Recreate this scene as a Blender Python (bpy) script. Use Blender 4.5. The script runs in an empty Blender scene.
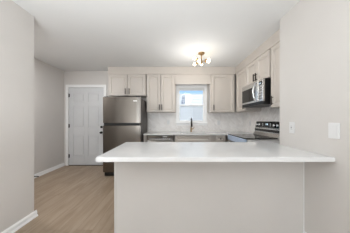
import bpy, bmesh, math, random
from mathutils import Vector, Matrix
R = math.radians
scene = bpy.context.scene
COL = scene.collection
random.seed(4)

# ------------------------------------------------------------------ camera, sky, sun, daylight, exposure
CAM_H = 1.207
cd = bpy.data.cameras.new('camera')
cd.sensor_width = 36.0
cd.lens = 36.0 * 153.0 / 350.0
cd.shift_y = 0.0086
cd.clip_start = 0.05
cam = bpy.data.objects.new('camera', cd); COL.objects.link(cam)
cam.location = (0, 0, CAM_H); cam.rotation_euler = (R(90), 0, 0)
scene.camera = cam

world = bpy.data.worlds.new('sky'); scene.world = world
world.use_nodes = True
wn = world.node_tree.nodes; wl = world.node_tree.links
sky = wn.new('ShaderNodeTexSky'); sky.sky_type = 'HOSEK_WILKIE'
sky.turbidity = 3.0; sky.ground_albedo = 0.4
sky.sun_direction = Vector((0.35, -0.6, 0.72)).normalized()
wl.new(sky.outputs[0], wn['Background'].inputs['Color'])
wn['Background'].inputs['Strength'].default_value = 5.0

def lamp(name, kind, loc, rot, energy, color=(1, 1, 1), size=None, size_y=None):
    l = bpy.data.lights.new(name, kind); l.energy = energy; l.color = color
    if kind == 'AREA':
        l.shape = 'RECTANGLE'; l.size = size; l.size_y = size_y or size
    o = bpy.data.objects.new(name, l); COL.objects.link(o)
    o.location = loc; o.rotation_euler = rot
    return o
sun = lamp('sun', 'SUN', (2, -6, 9), (0, 0, 0), 3.4, (1, .97, .93))
sun.rotation_euler = Vector((-0.35, 0.6, -0.72)).to_track_quat('-Z', 'Y').to_euler()
sun.data.angle = R(1)
# daylight through the two living room windows behind the camera
lamp('window_daylight', 'AREA', (-1.0, -3.28, 1.45), (R(90), 0, R(0)), 20, (.90, .96, 1), 1.3, 1.4)
lamp('window_daylight', 'AREA', (0.75, -3.28, 1.45), (R(90), 0, R(0)), 20, (.90, .96, 1), 1.3, 1.4)
# added fill lamp behind the camera, aimed up at the ceiling
lamp('ceiling_fill', 'AREA', (-0.8, -.75, .86), (R(180), 0, 0), 116, (.92, .965, 1), 1.6, 2.0)

# fill light added to brighten the hall, unseen behind the near left wall
lamp('hall_fill', 'AREA', (-2.46, 2.26, 2.36), (R(10), 0, 0), 19, (.98, .985, 1), .35)
# two added fill spots behind the camera, one for each side wall
rl = lamp('wall_fill_spot', 'SPOT', (1.1, -.9, 1.5), (0, 0, 0), 120, (.97, .98, 1))
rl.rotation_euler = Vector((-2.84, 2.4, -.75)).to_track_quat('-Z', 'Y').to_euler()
r2 = lamp('wall_fill_spot', 'SPOT', (-1.5, -.9, 1.4), (0, 0, 0), 45, (.97, .98, 1))
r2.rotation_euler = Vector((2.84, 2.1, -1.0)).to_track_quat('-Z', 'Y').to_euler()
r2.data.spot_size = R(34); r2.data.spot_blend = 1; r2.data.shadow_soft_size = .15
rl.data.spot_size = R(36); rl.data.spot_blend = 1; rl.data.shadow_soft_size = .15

scene.view_settings.view_transform = 'Standard'
scene.view_settings.look = 'None'
scene.view_settings.gamma = 1.0
scene.view_settings.use_curve_mapping = False
scene.view_settings.exposure = 0.0

# ------------------------------------------------------------------ materials
def srgb(r, g, b):
    f = lambda c: (c / 12.92) if c <= .04045 else ((c + .055) / 1.055) ** 2.4
    return (f(r / 255), f(g / 255), f(b / 255), 1)

def mat(name, col, rough=.5, metal=0.0, noise=.0, scale=20, bump=0.0, spec=.5, coat=0.0, stretch=None):
    m = bpy.data.materials.new(name); m.use_nodes = True
    nt = m.node_tree; n = nt.nodes; L = nt.links; b = n['Principled BSDF']
    b.inputs['Roughness'].default_value = rough
    b.inputs['Metallic'].default_value = metal
    b.inputs['Specular IOR Level'].default_value = spec
    b.inputs['Coat Weight'].default_value = coat
    tc = n.new('ShaderNodeTexCoord'); nz = n.new('ShaderNodeTexNoise')
    nz.inputs['Scale'].default_value = scale; nz.inputs['Detail'].default_value = 4
    if stretch:
        mp = n.new('ShaderNodeMapping'); mp.inputs['Scale'].default_value = stretch
        L.new(tc.outputs['Object'], mp.inputs['Vector']); L.new(mp.outputs[0], nz.inputs['Vector'])
    else:
        L.new(tc.outputs['Object'], nz.inputs['Vector'])
    rp = n.new('ShaderNodeValToRGB')
    a = 1 - noise; c = 1 + noise * .6
    rp.color_ramp.elements[0].color = (col[0] * a, col[1] * a, col[2] * a, 1)
    rp.color_ramp.elements[1].color = (min(col[0] * c, 1), min(col[1] * c, 1), min(col[2] * c, 1), 1)
    rp.color_ramp.elements[0].position = .3; rp.color_ramp.elements[1].position = .7
    L.new(nz.outputs['Fac'], rp.inputs[0]); L.new(rp.outputs[0], b.inputs['Base Color'])
    if bump:
        bp = n.new('ShaderNodeBump'); bp.inputs['Strength'].default_value = bump; bp.inputs['Distance'].default_value = .002
        L.new(nz.outputs['Fac'], bp.inputs['Height']); L.new(bp.outputs[0], b.inputs['Normal'])
    return m

M = {}
M['wall'] = mat('greige_wall_paint', srgb(209, 205, 201), .55, noise=.015, scale=3, spec=.3)
M['ceiling'] = mat('ceiling_paint', srgb(225, 225, 224), .8, noise=.01, scale=3, spec=.2)
M['trim'] = mat('white_trim_paint', srgb(236, 236, 235), .35, noise=.01)
M['vinyl'] = mat('white_window_vinyl', srgb(248, 248, 248), .3, noise=.005)
M['door'] = mat('white_door_paint', srgb(207, 208, 209), .35, noise=.015, scale=8)
M['cabinet'] = mat('cream_cabinet_paint', srgb(201, 193, 185), .4, noise=.015, scale=5)
M['cab_in'] = mat('cabinet_shadow_gap', srgb(120, 112, 104), .7, noise=.03)
M['quartz'] = mat('white_quartz', srgb(229, 229, 229), .06, noise=.03, scale=9, spec=.5)
M['steel'] = mat('brushed_steel', srgb(205, 204, 202), .26, 1.0, noise=.06, scale=6, stretch=(1, 1, 60))
M['slate'] = mat('dark_brushed_steel', srgb(122, 116, 110), .24, 1.0, noise=.05, scale=5, stretch=(60, 60, 1))
M['fridge_side'] = mat('grey_appliance_side', srgb(84, 80, 77), .5, .3, noise=.03)
M['black'] = mat('black_plastic', srgb(22, 22, 23), .4, noise=.05)
M['glass_black'] = mat('black_glass', srgb(12, 12, 14), .08, noise=.02, spec=.35)
M['oven_glass'] = mat('tinted_oven_glass', srgb(46, 43, 41), .12, noise=.02, spec=.6)
M['bronze'] = mat('dark_bronze', srgb(50, 42, 37), .4, .5, noise=.05)
M['matte_black'] = mat('matte_black_metal', srgb(30, 29, 28), .45, .5, noise=.05)
M['gold'] = mat('brushed_gold', srgb(172, 142, 102), .3, 1.0, noise=.05)
M['plate'] = mat('white_plastic', srgb(222, 222, 222), .3, noise=.01)
M['slot'] = mat('dark_slot', srgb(130, 128, 126), .6, noise=.03)
M['mark'] = mat('white_print', srgb(225, 225, 225), .5, noise=.02)
M['silver'] = mat('polished_silver', srgb(215, 215, 215), .2, 1.0, noise=.02)
M['blind'] = mat('white_blind', srgb(240, 240, 238), .5, noise=.01)
M['pale_blue'] = mat('pale_blue_front', srgb(186, 202, 226), .3, noise=.03)
M['siding'] = mat('white_siding', srgb(236, 236, 236), .6, noise=.02, scale=2)
M['roof'] = mat('grey_roofing', srgb(120, 122, 128), .8, noise=.15, scale=14)
M['blue_grey'] = mat('dark_blue_grey_paint', srgb(92, 106, 130), .5, noise=.05)
M['snow'] = mat('pale_ground', srgb(200, 200, 198), .9, noise=.08, scale=2)

def glass(name, tint, gloss=.08, alpha_mix=None):
    m = bpy.data.materials.new(name); m.use_nodes = True
    nt = m.node_tree; n = nt.nodes; L = nt.links
    n.remove(n['Principled BSDF']); out = n['Material Output']
    t = n.new('ShaderNodeBsdfTransparent'); t.inputs[0].default_value = tint
    g = n.new('ShaderNodeBsdfGlossy'); g.inputs['Roughness'].default_value = .02
    mx = n.new('ShaderNodeMixShader'); fr = n.new('ShaderNodeFresnel'); fr.inputs[0].default_value = 1.3
    L.new(fr.outputs[0], mx.inputs[0]); L.new(t.outputs[0], mx.inputs[1]); L.new(g.outputs[0], mx.inputs[2])
    L.new(mx.outputs[0], out.inputs[0])
    return m
M['pane'] = glass('window_glass', (.97, .98, .98, 1))
def screen_mat():
    m = bpy.data.materials.new('insect_screen_mesh'); m.use_nodes = True
    nt = m.node_tree; n = nt.nodes; L = nt.links
    b = n['Principled BSDF']; b.inputs['Base Color'].default_value = (.12, .12, .13, 1); b.inputs['Roughness'].default_value = .7
    t = n.new('ShaderNodeBsdfTransparent'); mx = n.new('ShaderNodeMixShader'); mx.inputs[0].default_value = .80
    L.new(b.outputs[0], mx.inputs[1]); L.new(t.outputs[0], mx.inputs[2]); L.new(mx.outputs[0], n['Material Output'].inputs[0])
    return m
M['screen'] = screen_mat()
def emit(name, col, strength):
    m = bpy.data.materials.new(name); m.use_nodes = True
    b = m.node_tree.nodes['Principled BSDF']
    b.inputs['Base Color'].default_value = (.9, .9, .9, 1)
    b.inputs['Emission Color'].default_value = col; b.inputs['Emission Strength'].default_value = strength
    return m
M['bulb'] = emit('lit_bulb', (1, .84, .56, 1), 7)
M['clock'] = emit('display_digits', (.55, .8, 1, 1), .8)

def floor_mat():
    m = bpy.data.materials.new('oak_plank_floor'); m.use_nodes = True
    nt = m.node_tree; n = nt.nodes; L = nt.links; b = n['Principled BSDF']
    tc = n.new('ShaderNodeTexCoord'); mp = n.new('ShaderNodeMapping'); mp.inputs['Rotation'].default_value = (0, 0, R(90))
    L.new(tc.outputs['Object'], mp.inputs['Vector'])
    br = n.new('ShaderNodeTexBrick'); br.offset = .37; br.offset_frequency = 2
    br.inputs['Scale'].default_value = 1; br.inputs['Brick Width'].default_value = 1.22; br.inputs['Row Height'].default_value = .18
    br.inputs['Mortar Size'].default_value = .0012; br.inputs['Mortar Smooth'].default_value = .3; br.inputs['Bias'].default_value = 0
    br.inputs['Color1'].default_value = (0, 0, 0, 1); br.inputs['Color2'].default_value = (1, 1, 1, 1); br.inputs['Mortar'].default_value = (.5, .5, .5, 1)
    L.new(mp.outputs[0], br.inputs['Vector'])
    gm = n.new('ShaderNodeMapping'); gm.inputs['Scale'].default_value = (9, .9, 1)
    L.new(tc.outputs['Object'], gm.inputs['Vector'])
    # every plank gets its own grain
    ad = n.new('ShaderNodeVectorMath'); ad.operation = 'MULTIPLY_ADD'
    L.new(br.outputs['Color'], ad.inputs[0]); ad.inputs[1].default_value = (7, 13, 3); L.new(gm.outputs[0], ad.inputs[2])
    nz = n.new('ShaderNodeTexNoise'); nz.inputs['Scale'].default_value = 2.2; nz.inputs['Detail'].default_value = 8; nz.inputs['Distortion'].default_value = .6
    L.new(ad.outputs[0], nz.inputs['Vector'])
    rp = n.new('ShaderNodeValToRGB')
    rp.color_ramp.elements[0].position = .25; rp.color_ramp.elements[0].color = srgb(144, 124, 104)
    rp.color_ramp.elements[1].position = .75; rp.color_ramp.elements[1].color = srgb(174, 156, 136)
    L.new(nz.outputs['Fac'], rp.inputs[0])
    hs = n.new('ShaderNodeMixRGB'); hs.blend_type = 'MULTIPLY'; hs.inputs[0].default_value = 1
    pr = n.new('ShaderNodeValToRGB'); pr.color_ramp.elements[0].color = (.86, .85, .84, 1); pr.color_ramp.elements[1].color = (1, 1, 1, 1)
    L.new(br.outputs['Color'], pr.inputs[0]); L.new(rp.outputs[0], hs.inputs[1]); L.new(pr.outputs[0], hs.inputs[2])
    # knots
    vk = n.new('ShaderNodeTexVoronoi'); vk.inputs['Scale'].default_value = 1.1
    vm = n.new('ShaderNodeMapping'); vm.inputs['Scale'].default_value = (1.6, .7, 1); L.new(tc.outputs['Object'], vm.inputs['Vector']); L.new(vm.outputs[0], vk.inputs['Vector'])
    kr = n.new('ShaderNodeValToRGB'); kr.color_ramp.elements[0].position = .02; kr.color_ramp.elements[0].color = (.55, .5, .46, 1)
    kr.color_ramp.elements[1].position = .09; kr.color_ramp.elements[1].color = (1, 1, 1, 1)
    L.new(vk.outputs['Distance'], kr.inputs[0])
    km = n.new('ShaderNodeMixRGB'); km.blend_type = 'MULTIPLY'; km.inputs[0].default_value = .8
    L.new(hs.outputs[0], km.inputs[1]); L.new(kr.outputs[0], km.inputs[2])
    sm = n.new('ShaderNodeMixRGB'); sm.blend_type = 'MIX'; L.new(br.outputs['Fac'], sm.inputs[0])
    L.new(km.outputs[0], sm.inputs[1]); sm.inputs[2].default_value = srgb(118, 98, 80)
    L.new(sm.outputs[0], b.inputs['Base Color'])
    b.inputs['Roughness'].default_value = .42; b.inputs['Specular IOR Level'].default_value = .35
    return m
M['floor'] = floor_mat()

def tile_mat():
    m = bpy.data.materials.new('marble_mosaic_tile'); m.use_nodes = True
    nt = m.node_tree; n = nt.nodes; L = nt.links; b = n['Principled BSDF']
    tc = n.new('ShaderNodeTexCoord')
    # wall plane coordinates (x+y along the wall, z up), turned 45 degrees for the herringbone look
    sp = n.new('ShaderNodeSeparateXYZ'); L.new(tc.outputs['Object'], sp.inputs[0])
    sx = n.new('ShaderNodeMath'); sx.operation = 'ADD'; L.new(sp.outputs['X'], sx.inputs[0]); L.new(sp.outputs['Y'], sx.inputs[1])
    cb = n.new('ShaderNodeCombineXYZ'); L.new(sx.outputs[0], cb.inputs[0]); L.new(sp.outputs['Z'], cb.inputs[1])
    mp = n.new('ShaderNodeMapping'); mp.inputs['Rotation'].default_value = (0, 0, R(45)); L.new(cb.outputs[0], mp.inputs['Vector'])
    br = n.new('ShaderNodeTexBrick'); br.inputs['Scale'].default_value = 1
    br.inputs['Brick Width'].default_value = .10; br.inputs['Row Height'].default_value = .034; br.inputs['Mortar Size'].default_value = .0016
    br.inputs['Color1'].default_value = srgb(234, 230, 227); br.inputs['Color2'].default_value = srgb(246, 243, 241); br.inputs['Mortar'].default_value = srgb(222, 219, 216)
    L.new(mp.outputs[0], br.inputs['Vector'])
    nz = n.new('ShaderNodeTexNoise'); nz.inputs['Scale'].default_value = 7; nz.inputs['Detail'].default_value = 6; nz.inputs['Distortion'].default_value = 1.2
    L.new(tc.outputs['Object'], nz.inputs['Vector'])
    rp = n.new('ShaderNodeValToRGB'); rp.color_ramp.elements[0].position = .35; rp.color_ramp.elements[0].color = (.91, .905, .905, 1)
    rp.color_ramp.elements[1].position = .6; rp.color_ramp.elements[1].color = (1, 1, 1, 1)
    L.new(nz.outputs['Fac'], rp.inputs[0])
    mx = n.new('ShaderNodeMixRGB'); mx.blend_type = 'MULTIPLY'; mx.inputs[0].default_value = 1
    L.new(br.outputs['Color'], mx.inputs[1]); L.new(rp.outputs[0], mx.inputs[2]); L.new(mx.outputs[0], b.inputs['Base Color'])
    b.inputs['Roughness'].default_value = .3
    return m
M['tile'] = tile_mat()

# ------------------------------------------------------------------ mesh helpers
class MB:
    def __init__(self):
        self.bm = bmesh.new()
    def box(self, x0, x1, y0, y1, z0, z1, bev=0.0, seg=2):
        r = bmesh.ops.create_cube(self.bm, size=1.0)
        vs = r['verts']
        bmesh.ops.scale(self.bm, vec=(abs(x1 - x0), abs(y1 - y0), abs(z1 - z0)), verts=vs)
        bmesh.ops.translate(self.bm, vec=((x0 + x1) / 2, (y0 + y1) / 2, (z0 + z1) / 2), verts=vs)
        if bev:
            es = list({e for v in vs for e in v.link_edges})
            bmesh.ops.bevel(self.bm, geom=es, offset=bev, segments=seg, affect='EDGES', profile=.5)
        return self
    def cyl(self, p0, p1, r0, r1=None, n=16):
        p0 = Vector(p0); p1 = Vector(p1); d = p1 - p0
        r = bmesh.ops.create_cone(self.bm, cap_ends=True, segments=n, radius1=r0, radius2=r0 if r1 is None else r1, depth=d.length)
        m = Matrix.Translation((p0 + p1) / 2) @ d.to_track_quat('Z', 'Y').to_matrix().to_4x4()
        bmesh.ops.transform(self.bm, matrix=m, verts=r['verts'])
        return self
    def lathe(self, prof, loc=(0, 0, 0), n=24, axis=(0, 0, 1)):
        q = Vector(axis).to_track_quat('Z', 'Y').to_matrix().to_4x4(); T = Matrix.Translation(loc) @ q
        rings = []
        for (r, z) in prof:
            if r < 1e-6: rings.append([self.bm.verts.new(T @ Vector((0, 0, z)))])
            else: rings.append([self.bm.verts.new(T @ Vector((r * math.cos(2 * math.pi * k / n), r * math.sin(2 * math.pi * k / n), z))) for k in range(n)])
        for a, b in zip(rings, rings[1:]):
            for k in range(n):
                k2 = (k + 1) % n
                if len(a) == 1 and len(b) > 1: self.bm.faces.new((a[0], b[k2], b[k]))
                elif len(b) == 1 and len(a) > 1: self.bm.faces.new((a[k], a[k2], b[0]))
                elif len(a) > 1: self.bm.faces.new((a[k], a[k2], b[k2], b[k]))
        return self
    def tube(self, pts, r, n=12):
        pts = [Vector(p) for p in pts]; rr = r if isinstance(r, (list, tuple)) else [r] * len(pts)
        rings = []; up = Vector((0, 0, 1))
        for i, p in enumerate(pts):
            t = (pts[min(i + 1, len(pts) - 1)] - pts[max(i - 1, 0)]).normalized()
            a = up.cross(t)
            if a.length < .05: a = Vector((1, 0, 0)).cross(t)
            a.normalize(); b = t.cross(a)
            if rings:
                pa = (rings[-1][0].co - pts[i - 1]); a = (pa - t * pa.dot(t)).normalized(); b = t.cross(a)
            rings.append([self.bm.verts.new(p + rr[i] * (a * math.cos(2 * math.pi * k / n) + b * math.sin(2 * math.pi * k / n))) for k in range(n)])
        for A, B in zip(rings, rings[1:]):
            for k in range(n): self.bm.faces.new((A[k], A[(k + 1) % n], B[(k + 1) % n], B[k]))
        self.bm.faces.new(rings[0][::-1]); self.bm.faces.new(rings[-1])
        return self
    def prism(self, outline, axis, a0, a1):
        """outline of 2D points swept along an axis ('x','y','z')"""
        def P(u, v, w): return {'x': (w, u, v), 'y': (u, w, v), 'z': (u, v, w)}[axis]
        A = [self.bm.verts.new(P(u, v, a0)) for u, v in outline]; B = [self.bm.verts.new(P(u, v, a1)) for u, v in outline]
        n = len(outline)
        for k in range(n): self.bm.faces.new((A[k], A[(k + 1) % n], B[(k + 1) % n], B[k]))
        self.bm.faces.new(A[::-1]); self.bm.faces.new(B)
        return self
    def build(self, name, m, parent=None, smooth=False, origin=None):
        bmesh.ops.recalc_face_normals(self.bm, faces=self.bm.faces[:])
        if origin is not None:
            bmesh.ops.translate(self.bm, vec=-Vector(origin), verts=self.bm.verts[:])
        me = bpy.data.meshes.new(name); self.bm.to_mesh(me); self.bm.free()
        me.materials.append(m)
        if smooth:
            for p in me.polygons: p.use_smooth = True
            me.set_sharp_from_angle(angle=R(40))
        o = bpy.data.objects.new(name, me); COL.objects.link(o)
        if parent: o.parent = parent
        if origin is not None: o.location = origin
        return o

def tag(o, label, cat, group=None):
    o['label'] = label; o['category'] = cat
    if group: o['group'] = group
    return o
def thing(name, label, cat, loc=(0, 0, 0), rz=0, group=None):
    o = bpy.data.objects.new(name, None); COL.objects.link(o)
    o.location = loc; o.rotation_euler = (0, 0, rz); o.empty_display_size = .1
    return tag(o, label, cat, group)
def struct(o):
    o['kind'] = 'structure'; return o
def S(name, m, *boxes, bev=0):
    mb = MB()
    for b in boxes: mb.box(*b, bev=bev)
    return struct(mb.build(name, m))
def dup(root, loc, label, group=None):
    r = root.copy(); COL.objects.link(r); r.location = loc; r['label'] = label
    if group: r['group'] = group
    for ch in list(root.children):
        c = ch.copy(); COL.objects.link(c); c.parent = r
        for g in list(ch.children):
            d = g.copy(); COL.objects.link(d); d.parent = c
    return r

# ------------------------------------------------------------------ the room
H = 2.48
XL, YL = -1.743, 1.893        # near left wall and its far end
XH = -2.908                   # left wall of the entry hall
YB = 4.016                    # back wall
XR, YR = 1.336, 1.954         # near right wall and its far end
XK = 1.79                     # right wall of the kitchen
Y0 = -3.3                     # living room wall behind the camera
T = .12

S('floor', M['floor'], (XH - T, XK + T, Y0 - T, YB + T, -.10, 0))
S('ceiling', M['ceiling'], (XH - T, XK + T, Y0 - T, YB + T, H, H + .10))
S('wall_left', M['wall'], (XL - T, XL, Y0, YL, 0, H))
S('wall_hall', M['wall'], (XH - T, XH, YL - T, YB, 0, H), (XH, XL - T, YL - T, YL, 0, H))
S('wall_right', M['wall'], (XR, XR + T, Y0, YR, 0, H), (XR + T, XK, YR - T, YR, 0, H))
S('wall_kitchen_right', M['wall'], (XK, XK + T, YR - T, YB, 0, H))
# back wall with a kitchen window and an entry door opening
WX0, WX1, WZ0, WZ1 = .078, .787, 1.13, 2.07
DX0, DX1, DZ = -2.80, -1.855, 2.06
S('wall_back', M['wall'], (XH - T, DX0, YB, YB + T, 0, H), (DX0, DX1, YB, YB + T, DZ, H), (DX1, WX0, YB, YB + T, 0, H),
  (WX0, WX1, YB, YB + T, 0, WZ0), (WX0, WX1, YB, YB + T, WZ1, H), (WX1, XK + T, YB, YB + T, 0, H))
# rear living room wall with two window openings
RW = [(-1.6, -.4), (.15, 1.15)]
S('wall_rear', M['wall'], (XL - T, RW[0][0], Y0 - T, Y0, 0, H), (RW[0][1], RW[1][0], Y0 - T, Y0, 0, H), (RW[1][1], XR + T, Y0 - T, Y0, 0, H),
  *[(a, b, Y0 - T, Y0, 0, .75) for a, b in RW], *[(a, b, Y0 - T, Y0, 2.15, H) for a, b in RW])

def baseboard(name, p0, p1, nrm, h=.075, t=.014, shoe=.013):
    """profiled board with a quarter-round shoe from p0 to p1, sticking out along nrm"""
    p0 = Vector((*p0, 0)); p1 = Vector((*p1, 0)); nv = Vector((*nrm, 0))
    prof = [(0, 0), (t + shoe, 0), (t + shoe, .008), (t + shoe * .7, .016), (t, .020), (t, h - .018), (t * .55, h - .006), (t * .4, h), (0, h)]
    mb = MB(); bm = mb.bm
    A = [bm.verts.new(p0 + nv * a + Vector((0, 0, z))) for a, z in prof]; B = [bm.verts.new(p1 + nv * a + Vector((0, 0, z))) for a, z in prof]
    for k in range(len(prof)): bm.faces.new((A[k], A[(k + 1) % len(prof)], B[(k + 1) % len(prof)], B[k]))
    bm.faces.new(A[::-1]); bm.faces.new(B)
    return struct(mb.build(name, M['trim']))
baseboard('baseboard_left', (XL, Y0), (XL, YL + .027), (1, 0))
baseboard('baseboard_left_end', (XL, YL), (XH + .03, YL), (0, 1))
baseboard('baseboard_hall', (XH, YL + .03), (XH, YB), (1, 0))
baseboard('baseboard_right', (XR, Y0), (XR, 1.583), (-1, 0), h=.06)

# tiled backsplash on the two kitchen walls, around the window
TZ0, TZ1 = .89, 1.39
S('trim_1', M['tile'], (-.70, .03, YB - .010, YB, TZ0, TZ1), (.03, .83, YB - .010, YB, TZ0, 1.06), (.83, XK, YB - .010, YB, TZ0, TZ1))
S('trim_2', M['tile'], (XK - .010, XK, 2.0, YB - .010, TZ0, 1.47))

# ------------------------------------------------------------------ kitchen window
win = struct(MB()  # casing: two jambs, head, stool and apron
    .box(.03, WX0, YB - .018, YB, 1.13, 2.14, .003).box(WX1, .83, YB - .018, YB, 1.13, 2.14, .003)
    .box(WX0, WX1, YB - .018, YB, 2.07, 2.14, .003).box(.015, .845, YB - .045, YB + .02, 1.11, 1.132, .004).box(.03, .83, YB - .016, YB, 1.052, 1.11, .003)
    .build('window_1', M['vinyl']))
MB().box(WX0, WX0 + .016, YB, YB + T, WZ0, WZ1).box(WX1 - .016, WX1, YB, YB + T, WZ0, WZ1).box(WX0 + .016, WX1 - .016, YB, YB + T, WZ1 - .02, WZ1).box(WX0 + .016, WX1 - .016, YB + .021, YB + T, WZ0 - .0, WZ0 + .02).build('window_frame', M['vinyl'], win)
def sash(y, z0, z1, name):
    x0, x1 = WX0 + .016, WX1 - .016
    f = MB().box(x0, x0 + .030, y, y + .03, z0, z1, .003).box(x1 - .030, x1, y, y + .03, z0, z1, .003).box(x0 + .030, x1 - .030, y, y + .03, z0, z0 + .030, .003).box(x0 + .030, x1 - .030, y, y + .03, z1 - .030, z1, .003).build(name, M['vinyl'], win)
    MB().box(x0 + .028, x1 - .028, y + .013, y + .017, z0 + .028, z1 - .028).build('pane', M['pane'], f)
    return f
lower = sash(YB + .03, WZ0 + .021, 1.60, 'lower_sash')
upper = sash(YB + .062, 1.56, WZ1 - .021, 'upper_sash')
MB().box(.40, .46, YB + .018, YB + .05, 1.595, 1.612, .003).cyl((.43, YB + .035, 1.612), (.43, YB + .035, 1.625), .012).box(.425, .47, YB + .028, YB + .040, 1.618, 1.628, .003).build('sash_lock', M['vinyl'], lower)
MB().box(WX0 + .022, WX1 - .022, YB + .098, YB + .100, WZ0 + .03, 1.58).build('insect_screen', M['screen'], win)
bl = MB().box(WX0 + .024, WX1 - .024, YB + .002, YB + .028, 2.032, 2.048, .002)
for k in range(7): bl.box(WX0 + .026, WX1 - .026, YB + .002, YB + .027, 1.985 + k * .0065, 1.9895 + k * .0065)
blind = thing('window_blind', 'white slatted blind pulled right up at the head of the sink window', 'window blind', (.43, YB, 2.0))
b1 = bl.build('slat_stack', M['blind'], blind); b1.location = (-.43, -YB, -2.0)
b2 = MB().box(WX0 + .024, WX1 - .024, YB + .001, YB + .029, 1.968, 1.982, .003).build('bottom_rail', M['blind'], blind); b2.location = (-.43, -YB, -2.0)

# slab added out of view to keep sun out of the rear windows
S('sun_block_slab', M['trim'], (XL - 1.2, XR + 1.2, Y0 - T - 2.6, Y0 - T, H, H + .10))
# rear windows (living room)
for i, (a, b) in enumerate(RW):
    f = struct(MB().box(a, a + .05, Y0 - .09, Y0 - .03, .75, 2.15, .004).box(b - .05, b, Y0 - .09, Y0 - .03, .75, 2.15, .004).box(a + .05, b - .05, Y0 - .09, Y0 - .03, .75, .80, .004)
               .box(a + .05, b - .05, Y0 - .09, Y0 - .03, 2.10, 2.15, .004).box(a + .05, b - .05, Y0 - .085, Y0 - .035, 1.43, 1.47, .004).build('window_%d' % (i + 2), M['trim']))
    MB().box(a + .05, b - .05, Y0 - .062, Y0 - .058, .80, 2.10).build('pane', M['pane'], f)

# ------------------------------------------------------------------ entry door
door = struct(MB().box(DX0 - .062, DX0 + .012, YB - .018, YB, 0, DZ + .06, .004).box(DX1 - .012, DX1 + .062, YB - .018, YB, 0, DZ + .06, .004)
    .box(DX0 + .012, DX1 - .012, YB - .018, YB, DZ - .012, DZ + .06, .004).build('door_1', M['trim']))
sx0, sx1, sz0, sz1, sy = DX0 + .014, DX1 - .014, .012, DZ - .014, YB + .004
def panel_door():
    mb = MB(); w = sx1 - sx0; st = .115; mid = .10; pw = (w - 2 * st - mid) / 2
    rows = [(.25, .80), (1.00, 1.56), (1.66, 1.90)]
    zs = [sz0] + [z for r in rows for z in r] + [sz1]
    mb.box(sx0, sx1, sy + .012, sy + .042, sz0, sz1)                        # core
    for a, b in ((sx0, sx0 + st), (sx0 + st + pw, sx0 + st + pw + mid), (sx1 - st, sx1)): mb.box(a, b, sy, sy + .014, sz0, sz1, .004, 1)
    for k in range(0, len(zs), 2):
        for a in (sx0 + st, sx0 + st + pw + mid): mb.box(a - .002, a + pw + .002, sy, sy + .014, zs[k], zs[k + 1], .004, 1)
    for z0, z1 in rows:
        for a in (sx0 + st, sx0 + st + pw + mid): mb.box(a + .03, a + pw - .03, sy + .002, sy + .014, z0 + .03, z1 - .03, .008, 1)
    return mb
panel_door().build('door_slab', M['door'], door)
for z in (.25, 1.04, 1.84):
    MB().cyl((sx0 - .004, YB - .006, z - .05), (sx0 - .004, YB - .006, z + .05), .009).box(sx0 - .003, sx0 + .022, YB + .000, YB + .006, z - .045, z + .045).build('hinge', M['bronze'], door)
kx = sx1 - .06
MB().lathe([(0, 0), (.032, 0), (.032, .006), (.012, .010), (.011, .032), (.024, .040), (.029, .052), (.024, .064), (0, .068)], (kx, sy, .865), axis=(0, -1, 0)).build('doorknob', M['matte_black'], door, True)
MB().lathe([(0, 0), (.032, 0), (.031, .012), (.026, .018), (0, .018)], (kx, sy, 1.01), axis=(0, -1, 0)).box(kx - .005, kx + .005, sy - .034, sy - .016, .985, 1.035, .002).build('deadbolt', M['matte_black'], door, True)
MB().box(DX0, DX1, YB - .01, YB + .10, 0.0, .012, .002).build('threshold', M['bronze'], door)

ds = thing('door_stop', 'small black door stop sticking out of the white hall baseboard', 'door stop', (XH + .028, 3.14, .036))
MB().lathe([(0, -.016), (.014, -.016), (.012, -.008), (.007, -.004), (.007, .06), (0, .06)], axis=(1, 0, 0), n=12).build('rod', M['black'], ds, True)
MB().lathe([(0, .058), (.011, .058), (.012, .075), (.009, .080), (0, .080)], axis=(1, 0, 0), n=12).build('rubber_tip', M['black'], ds, True)

# ------------------------------------------------------------------ cabinets
def shaker(name, x0, x1, z0, z1, parent, y=0.0, rail=.057, t=.030):
    """shaker door or drawer front, its face at y (towards -y)"""
    mb = MB()
    mb.box(x0, x0 + rail, y, y + t, z0, z1, .002, 1).box(x1 - rail, x1, y, y + t, z0, z1, .002, 1)
    mb.box(x0 + rail - .001, x1 - rail + .001, y, y + t, z0, z0 + rail, .002, 1).box(x0 + rail - .001, x1 - rail + .001, y, y + t, z1 - rail, z1, .002, 1)
    # sloped moulding round the recessed panel
    a0, a1, c0, c1 = x0 + rail - .001, x1 - rail + .001, z0 + rail - .001, z1 - rail + .001; w_ = .020
    O_ = [mb.bm.verts.new((px, y + .003, pz)) for px, pz in ((a0, c0), (a1, c0), (a1, c1), (a0, c1))]
    I_ = [mb.bm.verts.new((px, y + .022, pz)) for px, pz in ((a0 + w_, c0 + w_), (a1 - w_, c0 + w_), (a1 - w_, c1 - w_), (a0 + w_, c1 - w_))]
    B_ = [mb.bm.verts.new((px, y + .022, pz)) for px, pz in ((a0, c0), (a1, c0), (a1, c1), (a0, c1))]
    for k in range(4):
        j = (k + 1) % 4
        mb.bm.faces.new((O_[k], O_[j], I_[j], I_[k])); mb.bm.faces.new((O_[j], O_[k], B_[k], B_[j])); mb.bm.faces.new((I_[k], I_[j], B_[j], B_[k]))
    mb.box(x0 + rail - .002, x1 - rail + .002, y + .020, y + t - .001, z0 + rail - .002, z1 - rail + .002)
    return mb.build(name, M['cabinet'], parent)
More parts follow.
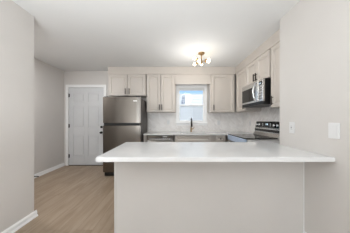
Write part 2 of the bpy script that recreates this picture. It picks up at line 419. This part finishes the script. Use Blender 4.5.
def bar_pull(x, z, parent, y=0.0, L=.135, horizontal=False):
    mb = MB()
    if horizontal: mb.tube([(x - L / 2, y - .03, z), (x + L / 2, y - .03, z)], .0065).cyl((x - L * .32, y + .001, z), (x - L * .32, y - .03, z), .005).cyl((x + L * .32, y + .001, z), (x + L * .32, y - .03, z), .005)
    else: mb.box(x - .009, x + .009, y - .038, y - .022, z - L / 2, z + L / 2, .002, 1).cyl((x, y + .001, z - L * .34), (x, y - .03, z - L * .34), .005).cyl((x, y + .001, z + L * .34), (x, y - .03, z + L * .34), .005)
    o = mb.build('handle', M['bronze'], parent); return o
def knob(x, z, parent, y=0.0):
    return MB().lathe([(0, 0), (.008, 0), (.006, .010), (.014, .018), (.015, .024), (.010, .030), (0, .030)], (x, y + .001, z), axis=(0, -1, 0)).build('knob', M['bronze'], parent, True)
def carcass(w, d, z0, z1, parent, toe=False, y=.031, name='cabinet_body', x0=0.0, top=True):
    """boxed carcass with a face frame, open behind the doors"""
    x1 = x0 + w
    mb = MB(); t = .018
    mb.box(x0, x0 + t, y, d, z0, z1).box(x1 - t, x1, y, d, z0, z1).box(x0 + t, x1 - t, y, d, z0, z0 + t).box(x0 + t, x1 - t, y, d if top else y + .03, z1 - t, z1).box(x0 + t, x1 - t, d - .008, d, z0 + t, z1 - t)
    mb.box(x0 + t, x0 + t + .02, y, y + .018, z0 + t, z1 - t).box(x1 - t - .02, x1 - t, y, y + .018, z0 + t, z1 - t)
    mb.box(x0 + t, x1 - t, y + .02, y + .026, z0 + t, z1 - t)
    if toe: mb.box(x0, x1, y + .06, d, 0, z0)
    return mb.build(name, M['cabinet'], parent)
UZ0, UZ1 = 1.385, 2.30
UY = YB - .33                     # face of the upper cabinets
def upper(name, label, x, y, rz, w, d, z0, doors, group='cream upper cabinets', z1=UZ1, handles=()):
    r = thing(name, label, 'cabinet', (x, y, 0), rz, group)
    carcass(w, d, z0, z1, r)
    g = .006; n = len(doors)
    for i, (a, b) in enumerate(doors):
        dr = shaker('door', a + g, b - g, z0 + .004, z1 - .004, r)
        for hx, hz in handles[i:i + 1]: bar_pull(hx, hz, dr)
    return r
d_ = .327
fx0, fx1 = -1.618, -.703
upper('wall_cabinet', 'wide short cream wall cabinet with two doors above the refrigerator', fx0, UY, 0, fx1 - fx0, d_, 1.78,
      [(.012, .470), (.470, .903)], handles=[(.426, 1.885), (.520, 1.885)])
upper('wall_cabinet', 'tall cream wall cabinet with two doors between the refrigerator and the window', -.69, UY, 0, .70, d_, UZ0,
      [(.012, .345), (.345, .688)], handles=[(.316, 1.50), (.374, 1.50)])
upper('wall_cabinet', 'cream wall cabinet with one door just right of the sink window', .855, UY, 0, XK - .335 - .855, d_, UZ0,
      [(.02, .575)], handles=[(.075, 1.49)])
# right wall cabinets: local x runs towards the camera
CX = XK - .33
upper('wall_cabinet', 'narrow cream wall cabinet in the corner, left of the microwave', CX, UY - .006, R(-90), UY - .006 - 3.162, d_, UZ0,
      [(.03, UY - 3.168)], handles=[(UY - 3.168 - .06, 1.49)])
upper('wall_cabinet', 'short cream wall cabinet with two doors above the microwave', CX, 3.16, R(-90), .80, d_, 1.865,
      [(0, .40), (.40, .80)], handles=[(.365, 1.965), (.435, 1.965)])
upper('wall_cabinet', 'cream wall cabinet nearest the camera, right of the microwave', CX, 2.338, R(-90), .36, d_, UZ0,
      [(.002, .36)], handles=[(.06, 1.49)])
# filler boards between the cabinets and the ceiling, and the board over the window
S('trim_3', M['cabinet'], (fx0, CX + .02, UY + .008, UY + .028, UZ1 + .002, H), (CX + .008, CX + .028, 1.98, UY + .008, UZ1 + .002, H), (.012, .853, UY + .008, UY + .028, 2.062, UZ1 + .002),
  (fx0, fx0 + .02, UY + .028, YB, UZ1 + .002, H))
S('trim_4', M['cabinet'], (fx0, CX - .012, UY - .012, UY + .007, UZ1 - .002, UZ1 + .022), (CX - .012, CX + .007, 1.98, UY + .007, UZ1 - .002, UZ1 + .022), bev=.004)

# base cabinets along the back wall
BY = YB - .61
CT = .89                                     # counter height
def base(name, label, x, y, rz, w, d, fronts):
    r = thing(name, label, 'cabinet', (x, y, 0), rz, 'cream base cabinets')
    carcass(w, d, .10, CT - .040, r, toe=True, top=not label.startswith('cream sink'))
    for f in fronts:
        kind, a, b, z0, z1 = f[:5]
        o = shaker(kind, a + .003, b - .003, z0, z1, r, rail=.045 if z1 - z0 < .25 else .057)
        if len(f) > 5:
            if f[5] == 'knob': knob((a + b) / 2, (z0 + z1) / 2, o)
            elif f[5] is not None: bar_pull(f[5], z1 - .12, o)
    return r
base('base_cabinet', 'cream sink cabinet under the window with a false front', -.005, BY, 0, .80, .607,
     [('drawer_front', 0, .80, .71, .85), ('door', 0, .40, .11, .70, .35), ('door', .40, .80, .11, .70, .45)])
base('base_cabinet', 'narrow cream drawer cabinet with a dark knob, left of the range', .80, BY, 0, .325, .607,
     [('drawer', 0.10, .325, .71, .85, 'knob'), ('door', .10, .325, .11, .70, .15)])
base('base_cabinet', 'cream filler cabinet behind the peninsula, right of the range', 1.165, 2.375, R(-90), .235, XK - 1.165 - .003,
     [('drawer', 0, .235, .71, .85, 'knob'), ('door', 0, .235, .11, .70, .05)])
S('trim_5', M['cabinet'], (-.700, -.640, BY + .02, YB - .012, .0, CT - .032))

# kitchen worktop with a sink cut-out
SX0, SX1, SY0, SY1 = .12, .745, YB - .50, YB - .14
ct = MB(); z0, z1 = CT - .03, CT; cy0, cy1 = BY - .03, YB - .0105
ct.box(-.700, SX0, cy0, cy1, z0, z1, .002).box(SX1, 1.13, cy0, cy1, z0, z1, .002).box(SX0, SX1, cy0, SY0, z0, z1, .002).box(SX0, SX1, SY1, cy1, z0, z1, .002)
ct.box(1.13, XK - .0105, 3.17, cy1, z0, z1, .002)
tag(ct.build('kitchen_countertop', M['quartz'], origin=(0, YB - .3, z0)), 'white quartz worktop along the back wall under the window', 'countertop')
sk = thing('kitchen_sink', 'stainless undermount sink set in the back worktop below the window', 'sink', ((SX0 + SX1) / 2, (SY0 + SY1) / 2, CT - .03 - .19))
hx, hy = (SX1 - SX0) / 2 + .004, (SY1 - SY0) / 2 + .004
MB().box(-hx - .012, -hx, -hy, hy, 0, .19).box(hx, hx + .012, -hy, hy, 0, .19).box(-hx, hx, -hy - .012, -hy, 0, .19).box(-hx, hx, hy, hy + .012, 0, .19).box(-hx, hx, -hy, hy, -.012, .002).build('basin', M['steel'], sk)
MB().lathe([(0, .002), (.04, .002), (.045, .006), (.03, .006), (.028, .004), (0, .004)]).build('drain', M['silver'], sk, True)

fa = thing('kitchen_faucet', 'tall dark and gold gooseneck faucet behind the sink', 'faucet', (.415, YB - .085, CT))
MB().lathe([(0, 0), (.026, 0), (.026, .006), (.017, .012), (.016, .10), (.014, .115), (0, .115)]).build('base', M['gold'], fa, True)
pts = [(0, 0, .10)] + [(0, 0, .10 + .17 * k / 4) for k in range(1, 5)] + [(0, -.085 + .085 * math.cos(a), .27 + .085 * math.sin(a)) for a in [R(15 * k) for k in range(1, 12)]] + [(0, -.17, .26), (0, -.17, .22)]
MB().tube(pts, .011).build('spout', M['bronze'], fa, True)
MB().lathe([(0, .14), (.017, .14), (.019, .16), (.016, .225), (0, .225)], (0, -.17, 0)).build('spray_head', M['bronze'], fa, True)
MB().cyl((.015, 0, .075), (.05, 0, .075), .012).tube([(.05, 0, .075), (.065, -.01, .095), (.078, -.03, .125)], [.008, .007, .006]).build('lever', M['gold'], fa, True)

# ------------------------------------------------------------------ dishwasher
dw = thing('dishwasher', 'stainless dishwasher under the back worktop beside the refrigerator', 'dishwasher', (-.325, BY, 0))
MB().box(-.298, .298, .02, .59, .10, CT - .035).box(-.298, .298, .07, .5, .001, .10).build('tub', M['black'], dw)
MB().box(-.297, .297, -.006, .022, .11, .745, .006).build('door', M['steel'], dw)
MB().box(-.297, .297, -.006, .022, .75, .852, .006).build('control_panel', M['slate'], dw)
h_ = MB().tube([(-.25, -.038, .775), (-.12, -.046, .775), (.12, -.046, .775), (.25, -.038, .775)], .010).cyl((-.235, -.004, .775), (-.235, -.042, .775), .008).cyl((.235, -.004, .775), (.235, -.042, .775), .008).build('handle', M['silver'], dw, True)
MB().box(.05, .15, -.0075, -.005, .815, .832).build('display', M['mark'], dw)

# ------------------------------------------------------------------ refrigerator
rf = thing('refrigerator', 'dark stainless top freezer refrigerator left of the worktop', 'refrigerator', (-1.1145, 3.1875, 0))
W = .392
MB().box(-W, W, .085, .795, .03, 1.662, .006).build('cabinet', M['fridge_side'], rf)
def bowed(z0, z1, sag=.008, hw=W):
    pts = [(-hw + .008, .078), (-hw, .070)]
    for k in range(0, 17):
        u = -1 + 2 * k / 16; x = u * hw
        pts.append((x, sag * (abs(u) ** 2.4) + (.006 if abs(u) == 1 else 0)))
    pts += [(hw, .070), (hw - .008, .078)]
    return MB().prism(pts, 'z', z0, z1)
fd = bowed(1.135, 1.676).build('freezer_door', M['slate'], rf, True)
bowed(.105, 1.078).build('fridge_door', M['slate'], rf, True)
MB().box(-W + .006, W - .02, .03, .083, 1.078, 1.135, .003).build('handle_recess', M['black'], rf)
MB().box(-W + .01, W - .09, .012, .06, 1.082, 1.100, .004).build('grip', M['black'], rf)
MB().box(W - .15, W - .065, -.0, .012, 1.583, 1.605, .003).build('badge', M['silver'], fd)
for s in (-1, 1): MB().box(s * W - s * .012, s * W - s * .10, .025, .16, 1.6765, 1.692, .005).build('hinge_cover', M['black'], rf)
kp = MB().box(-W + .01, W - .01, .06, .10, .012, .10, .004)
for k in range(6): kp.box(-W + .03, W - .03, .054, .062, .022 + k * .012, .028 + k * .012)
kp.build('kick_grille', M['black'], rf)
for sx in (-1, 1):
    for y in (.12, .72): MB().cyl((sx * .32, y, 0), (sx * .32, y, .032), .02).build('foot', M['black'], rf)

# ------------------------------------------------------------------ range
# local: x towards the camera, y towards the wall, z up
ra = thing('range', 'stainless electric range with a black glass cooktop on the right wall', 'stove', (1.10, 3.165, 0), R(-90))
RWD = .762; RD = XK - .012 - 1.10
MB().box(.002, RWD - .002, .03, RD - .01, .09, .895).box(.02, RWD - .02, .08, RD - .02, .0, .09).build('body', M['steel'], ra)
MB().box(0, RWD, .0, RD - .166, .895, .912, .004).build('cooktop', M['glass_black'], ra)
for cx, cy, r in ((.20, .17, .10), (.56, .17, .075), (.20, .41, .075), (.56, .41, .10)):
    MB().lathe([(r, .9122), (r, .9128), (r - .004, .9128), (r - .004, .9122)], (cx, cy, 0), 40).build('burner_ring', M['slot'], ra)
MB().box(.0, RWD, -.012, .03, .80, .893, .008).build('front_rail', M['pale_blue'], ra)  # rail front in one even pale blue
od = MB().box(.004, RWD - .004, -.014, .028, .27, .795, .006).build('oven_door', M['steel'], ra)
MB().box(.10, RWD - .10, -.017, -.010, .37, .66, .003).build('window', M['oven_glass'], od)
MB().tube([(.06, -.065, .75), (RWD - .06, -.065, .75)], .014).cyl((.09, -.012, .75), (.09, -.065, .75), .010).cyl((RWD - .09, -.012, .75), (RWD - .09, -.065, .75), .010).build('handle', M['silver'], od, True)
dwz = MB().box(.004, RWD - .004, -.012, .028, .10, .262, .006).build('drawer', M['steel'], ra)
bg = MB().prism([(RD - .165, .895), (RD - .165, .914), (RD - .125, .968), (RD - .125, 1.045), (RD - .112, 1.055), (RD - .094, 1.160), (RD - .08, 1.172), (RD, 1.172), (RD, .895)], 'x', 0, RWD).build('backguard', M['steel'], ra)
def slant(z): return RD - .112 + (z - 1.055) * .018 / .105
mb = MB(); q = [(.004, 1.060), (RWD - .004, 1.060), (RWD - .004, 1.160), (.004, 1.160)]
A = [mb.bm.verts.new((x, slant(z) - .004, z)) for x, z in q]; B = [mb.bm.verts.new((x, slant(z) + .004, z)) for x, z in q]
mb.bm.faces.new(A); mb.bm.faces.new(B[::-1])
for k in range(4): mb.bm.faces.new((A[k], B[k], B[(k + 1) % 4], A[(k + 1) % 4]))
cp = mb.build('control_panel', M['glass_black'], ra)
MB().box(.01, RWD - .01, RD - .132, RD - .12, .985, 1.030, .003).build('dark_reflection', M['glass_black'], ra)  # black strip drawn in for a dark reflection on the steel backguard
for x in (.07, .16, .60, .69):
    MB().lathe([(0, 0), (.024, 0), (.022, .018), (.018, .024), (0, .024)], (x, slant(1.108) - .003, 1.108), axis=(0, -1, .17)).box(x - .003, x + .003, slant(1.108) - .030, slant(1.108) - .02, 1.09, 1.126).build('knob', M['silver'], ra)
def digits(parent, x, y, z, txt, h, m, thick=.001, name='clock_digits'):
    seg = {'1': 'bc', '2': 'abged', '0': 'abcdef', '5': 'afgcd', '4': 'fgbc', '8': 'abcdefg'}
    w = h * .5; t = h * .14; mb = MB(); cx = x
    for ch in txt:
        if ch == ':':
            for zz in (.3, .7): mb.box(cx, cx + t, y - thick, y, z + h * zz - t / 2, z + h * zz + t / 2)
            cx += t * 2.4; continue
        P = {'a': (0, w, h - t, h), 'd': (0, w, 0, t), 'g': (0, w, h / 2 - t / 2, h / 2 + t / 2), 'f': (0, t, h / 2, h), 'e': (0, t, 0, h / 2), 'b': (w - t, w, h / 2, h), 'c': (w - t, w, 0, h / 2)}
        for s in seg[ch]:
            a, b, c, d = P[s]; mb.box(cx + a, cx + b, y - thick, y, z + c, z + d)
        cx += w * 1.45
    return mb.build(name, m, parent)
digits(cp, .335, slant(1.115) - .0045, 1.108, '12:00', .026, M['clock'])
for xa, xb in ((.245, .262), (.475, .50)):
    mk = MB()
    for k in range(5): mk.box(xa, xb, slant(1.09) - .0055, slant(1.09) - .003, 1.078 + .014 * k, 1.083 + .014 * k)
    mk.build('button_marks', M['mark'], cp)

# ------------------------------------------------------------------ microwave (hangs under its cabinet)
mw = thing('microwave', 'stainless over the range microwave with a black side, below the wall cabinet', 'microwave', (1.385, 3.158, 1.45), R(-90))
MH = .41; MW_ = .756; MD = XK - .004 - 1.385
MB().box(.0, MW_, .028, MD, .0, MH, .003).build('body', M['black'], mw)
gr = MB().box(.0, MW_, .0, .03, .0, .050, .003)
for k in range(3): gr.box(.03, MW_ - .03, -.002, .002, .010 + .012 * k, .016 + .012 * k)
gr.build('vent_grille', M['black'], mw)
md = MB().box(.0, .618, -.006, .028, .052, MH, .004).build('door', M['steel'], mw)
MB().box(.025, .535, -.009, -.004, .085, .325, .003).build('window', M['glass_black'], md)
MB().tube([(.575, -.004, .065), (.575, -.038, .085), (.575, -.060, .15), (.575, -.066, .22), (.575, -.060, .29), (.575, -.038, .36), (.575, -.004, .38)], .015).build('handle', M['silver'], md, True)
pn = MB().box(.621, MW_, -.006, .028, .052, MH, .004).build('control_panel', M['steel'], mw)
MB().box(.635, .742, -.008, -.004, .315, .375, .002).build('display', M['glass_black'], pn)
digits(pn, .650, -.0082, .333, '12:00', .018, M['clock'])
kb = MB()
for i in range(3):
    for k in range(5): kb.box(.637 + .037 * i, .664 + .037 * i, -.0085, -.004, .085 + .043 * k, .110 + .043 * k, .002, 1)
kb.build('keypad', M['slot'], pn)

# ------------------------------------------------------------------ peninsula
PX0, PY0, PY1 = -.629, 1.584, 2.13
pb = thing('kitchen_peninsula', 'greige panelled peninsula base under the white bar top', 'kitchen peninsula', ((PX0 + XR) / 2, (PY0 + PY1) / 2, 0))
def loc(o): o.location = -Vector(pb.location); return o
loc(MB().box(PX0 + .002, XR - .002, PY0 + .012, PY0 + .030, 0, CT - .039).box(PX0 + .003, PX0 + .021, PY0 + .030, PY1, 0, CT - .039).box(PX0 + .021, XR - .002, PY1 - .02, PY1, .10, CT - .039).box(PX0 + .021, XR - .002, PY1 - .08, PY1 - .06, .0, .10).box(PX0 + .021, XR - .002, PY0 + .030, PY1 - .02, .10, .118).build('cabinet_body', M['wall'], pb))
loc(MB().box(PX0 + .02, XR - .008, PY0, PY0 + .0121, 0, CT - .039).build('back_panel', M['wall'], pb))
loc(MB().box(PX0, PX0 + .0195, PY0 - .005, PY0 + .018, 0, CT - .039, .003).build('corner_trim', M['wall'], pb))
loc(MB().box(XR - .0075, XR - .0005, PY0 - .006, PY0 + .010, 0, CT - .039, .002).build('scribe_strip', M['trim'], pb))
pt = MB()
pt.prism([(-.663, 1.274), (XR - .001, 1.274), (XR - .001, 2.155), (-.69, 2.155)], 'z', CT - .038, CT)
bmesh.ops.bevel(pt.bm, geom=[e for e in pt.bm.edges if abs(e.verts[0].co.z - e.verts[1].co.z) < 1e-5 or (e.verts[0].co.x < 0 and abs(e.verts[0].co.z - e.verts[1].co.z) > .01)], offset=.004, segments=2, affect='EDGES')
tag(pt.build('peninsula_countertop', M['quartz'], origin=(.3, 1.7, CT - .038)), 'large white quartz bar top on the peninsula in the foreground', 'countertop')

ft = MB().prism([(1.135, 2.156), (XR, 2.156), (XR, 1.958), (XK - .011, 1.958), (XK - .011, 2.388), (1.135, 2.388)], 'z', CT - .038, CT)
tag(ft.build('corner_countertop', M['quartz'], origin=(1.5, 2.27, CT - .038)), 'short piece of white quartz worktop between the range and the peninsula', 'countertop')

# ------------------------------------------------------------------ outlets and switch plates
def plate(name, label, cat, loc, rz, w=.072, h=.117, kind='outlet', group=None, t=.006):
    r = thing(name, label, cat, loc, rz, group)
    MB().box(-w / 2, w / 2, -t, 0, -h / 2, h / 2, min(.004, t * .45)).build('cover_plate', M['plate'], r)
    if kind == 'outlet':
        for s in (-1, 1):
            so = MB().lathe([(0, 0), (.017, 0), (.017, .003), (0, .003)], (0, -t + .0005, s * .0195), axis=(0, -1, 0)).build('socket', M['plate'], r)
            MB().box(-.008, -.0055, -t - .0032, -t - .002, s * .0195 - .002, s * .0195 + .008).box(.0055, .008, -t - .0032, -t - .002, s * .0195 - .002, s * .0195 + .008).cyl((0, -t - .0032, s * .0195 - .009), (0, -t - .002, s * .0195 - .009), .003).build('slots', M['slot'], so)
    elif kind == 'decora':
        so = MB().box(-.017, .017, -t - .003, -t + .001, -.034, .034, .002).build('socket', M['plate'], r)
        MB().box(-.008, -.0055, -t - .0045, -t - .002, .012, .022).box(.0055, .008, -t - .0045, -t - .002, .012, .022).box(-.008, -.0055, -t - .0045, -t - .002, -.022, -.012).box(.0055, .008, -t - .0045, -t - .002, -.022, -.012).box(-.010, .010, -t - .0045, -t - .002, -.004, .004).build('slots', M['slot'], so)
    elif kind == 'rocker':
        MB().prism([(-t - .001, -.033), (-t - .006, .033), (-t + .001, .033), (-t + .001, -.033)], 'x', -.0165, .0165).build('rocker', M['plate'], r)
    return r
yt = YB - .010
plate('electrical_outlet', 'white outlet in the tiles left of the window', 'outlet', (-.175, yt, 1.135), 0)
plate('electrical_outlet', 'white outlet in the back wall tiles right of the window', 'outlet', (1.145, yt, 1.125), 0)
plate('electrical_outlet', 'white outlet in the tiled right wall beside the range', 'outlet', (XK - .010, 3.62, 1.12), R(-90))
plate('electrical_outlet', 'white outlet on the painted right wall beyond the larger plate', 'outlet', (XR, 1.745, 1.115), R(-90), .076, .128, 'decora')
pw = thing('wall_plate', 'large white blank cover plate on the right wall above the bar end', 'wall plate', (XR, 1.281, 1.113), R(-90))
MB().box(-.045, .045, -.010, 0, -.066, .066, .004).build('cover_plate', M['plate'], pw)
MB().box(-.034, .034, -.013, -.009, -.054, .054, .002).build('blank_insert', M['plate'], pw)

# ------------------------------------------------------------------ ceiling light
LX, LY = .505, 2.93
cl = thing('ceiling_light', 'small gold branching ceiling light with lit bulbs above the kitchen floor', 'ceiling light', (LX, LY, H))
MB().lathe([(0, 0), (.062, 0), (.062, -.012), (.052, -.024), (.014, -.030), (0, -.030)]).build('canopy', M['gold'], cl, True)
MB().cyl((0, 0, -.028), (0, 0, -.150), .009).build('stem', M['gold'], cl, True)
MB().lathe([(0, -.175), (.016, -.172), (.024, -.155), (.016, -.138), (0, -.135)]).build('hub', M['gold'], cl, True)
for a, dz in ((200, .03), (245, -.045), (320, -.035), (15, .035), (80, .0), (140, -.02)):
    d = Vector((math.cos(R(a)), math.sin(R(a)), 0)); p0 = Vector((0, 0, -.155)); p1 = p0 + d * .075 + Vector((0, 0, dz * .6)); v = (p1 - p0).normalized()
    arm = MB().tube([p0, (p0 + p1) / 2, p1], .0055).build('arm', M['gold'], cl, True)
    MB().lathe([(0, 0), (.014, 0), (.024, .010), (.024, .042), (.018, .048), (0, .048)], p1, axis=v).build('socket', M['gold'], arm, True)
    MB().lathe([(.012, .043), (.016, .050), (.025, .064), (.028, .078), (.025, .092), (.015, .102), (0, .106)], p1, axis=v).build('bulb', M['bulb'], arm, True)

gl = lamp('ceiling_light_glow', 'POINT', (LX - .1, LY - .05, H - .55), (0, 0, 0), 14.5, (1, .99, .97)); gl.data.shadow_soft_size = .2

# ------------------------------------------------------------------ outside the sink window
S('ground', M['snow'], (-14, 16, YB + T + .05, 30, -.35, -.25))
ng = thing('neighbouring_house', 'white clapboard building seen through the kitchen window', 'building', (1.2, 9.0, -.25))
mb = MB().box(-4.2, 4.6, .02, 3.2, 0, 2.945)
for k in range(19): mb.prism([(.02, k * .155), (-.035, k * .155), (.004, k * .155 + .155), (.02, k * .155 + .155)], 'x', -4.2, 4.6)
mb.build('siding', M['siding'], ng)
MB().prism([(-.03, 2.945), (-.03, 2.975), (3.4, 2.975), (3.4, 2.945)], 'x', -4.4, 4.8).build('roof', M['siding'], ng)
wf = MB().box(-.86, -.82, -.05, .0, 2.34, 2.90).box(-.60, -.56, -.05, .0, 2.34, 2.90).box(-.82, -.60, -.05, .0, 2.34, 2.38).box(-.82, -.60, -.05, .0, 2.86, 2.90).build('window', M['siding'], ng)
MB().box(-.82, -.60, -.03, -.02, 2.38, 2.86).build('pane', M['blue_grey'], wf)
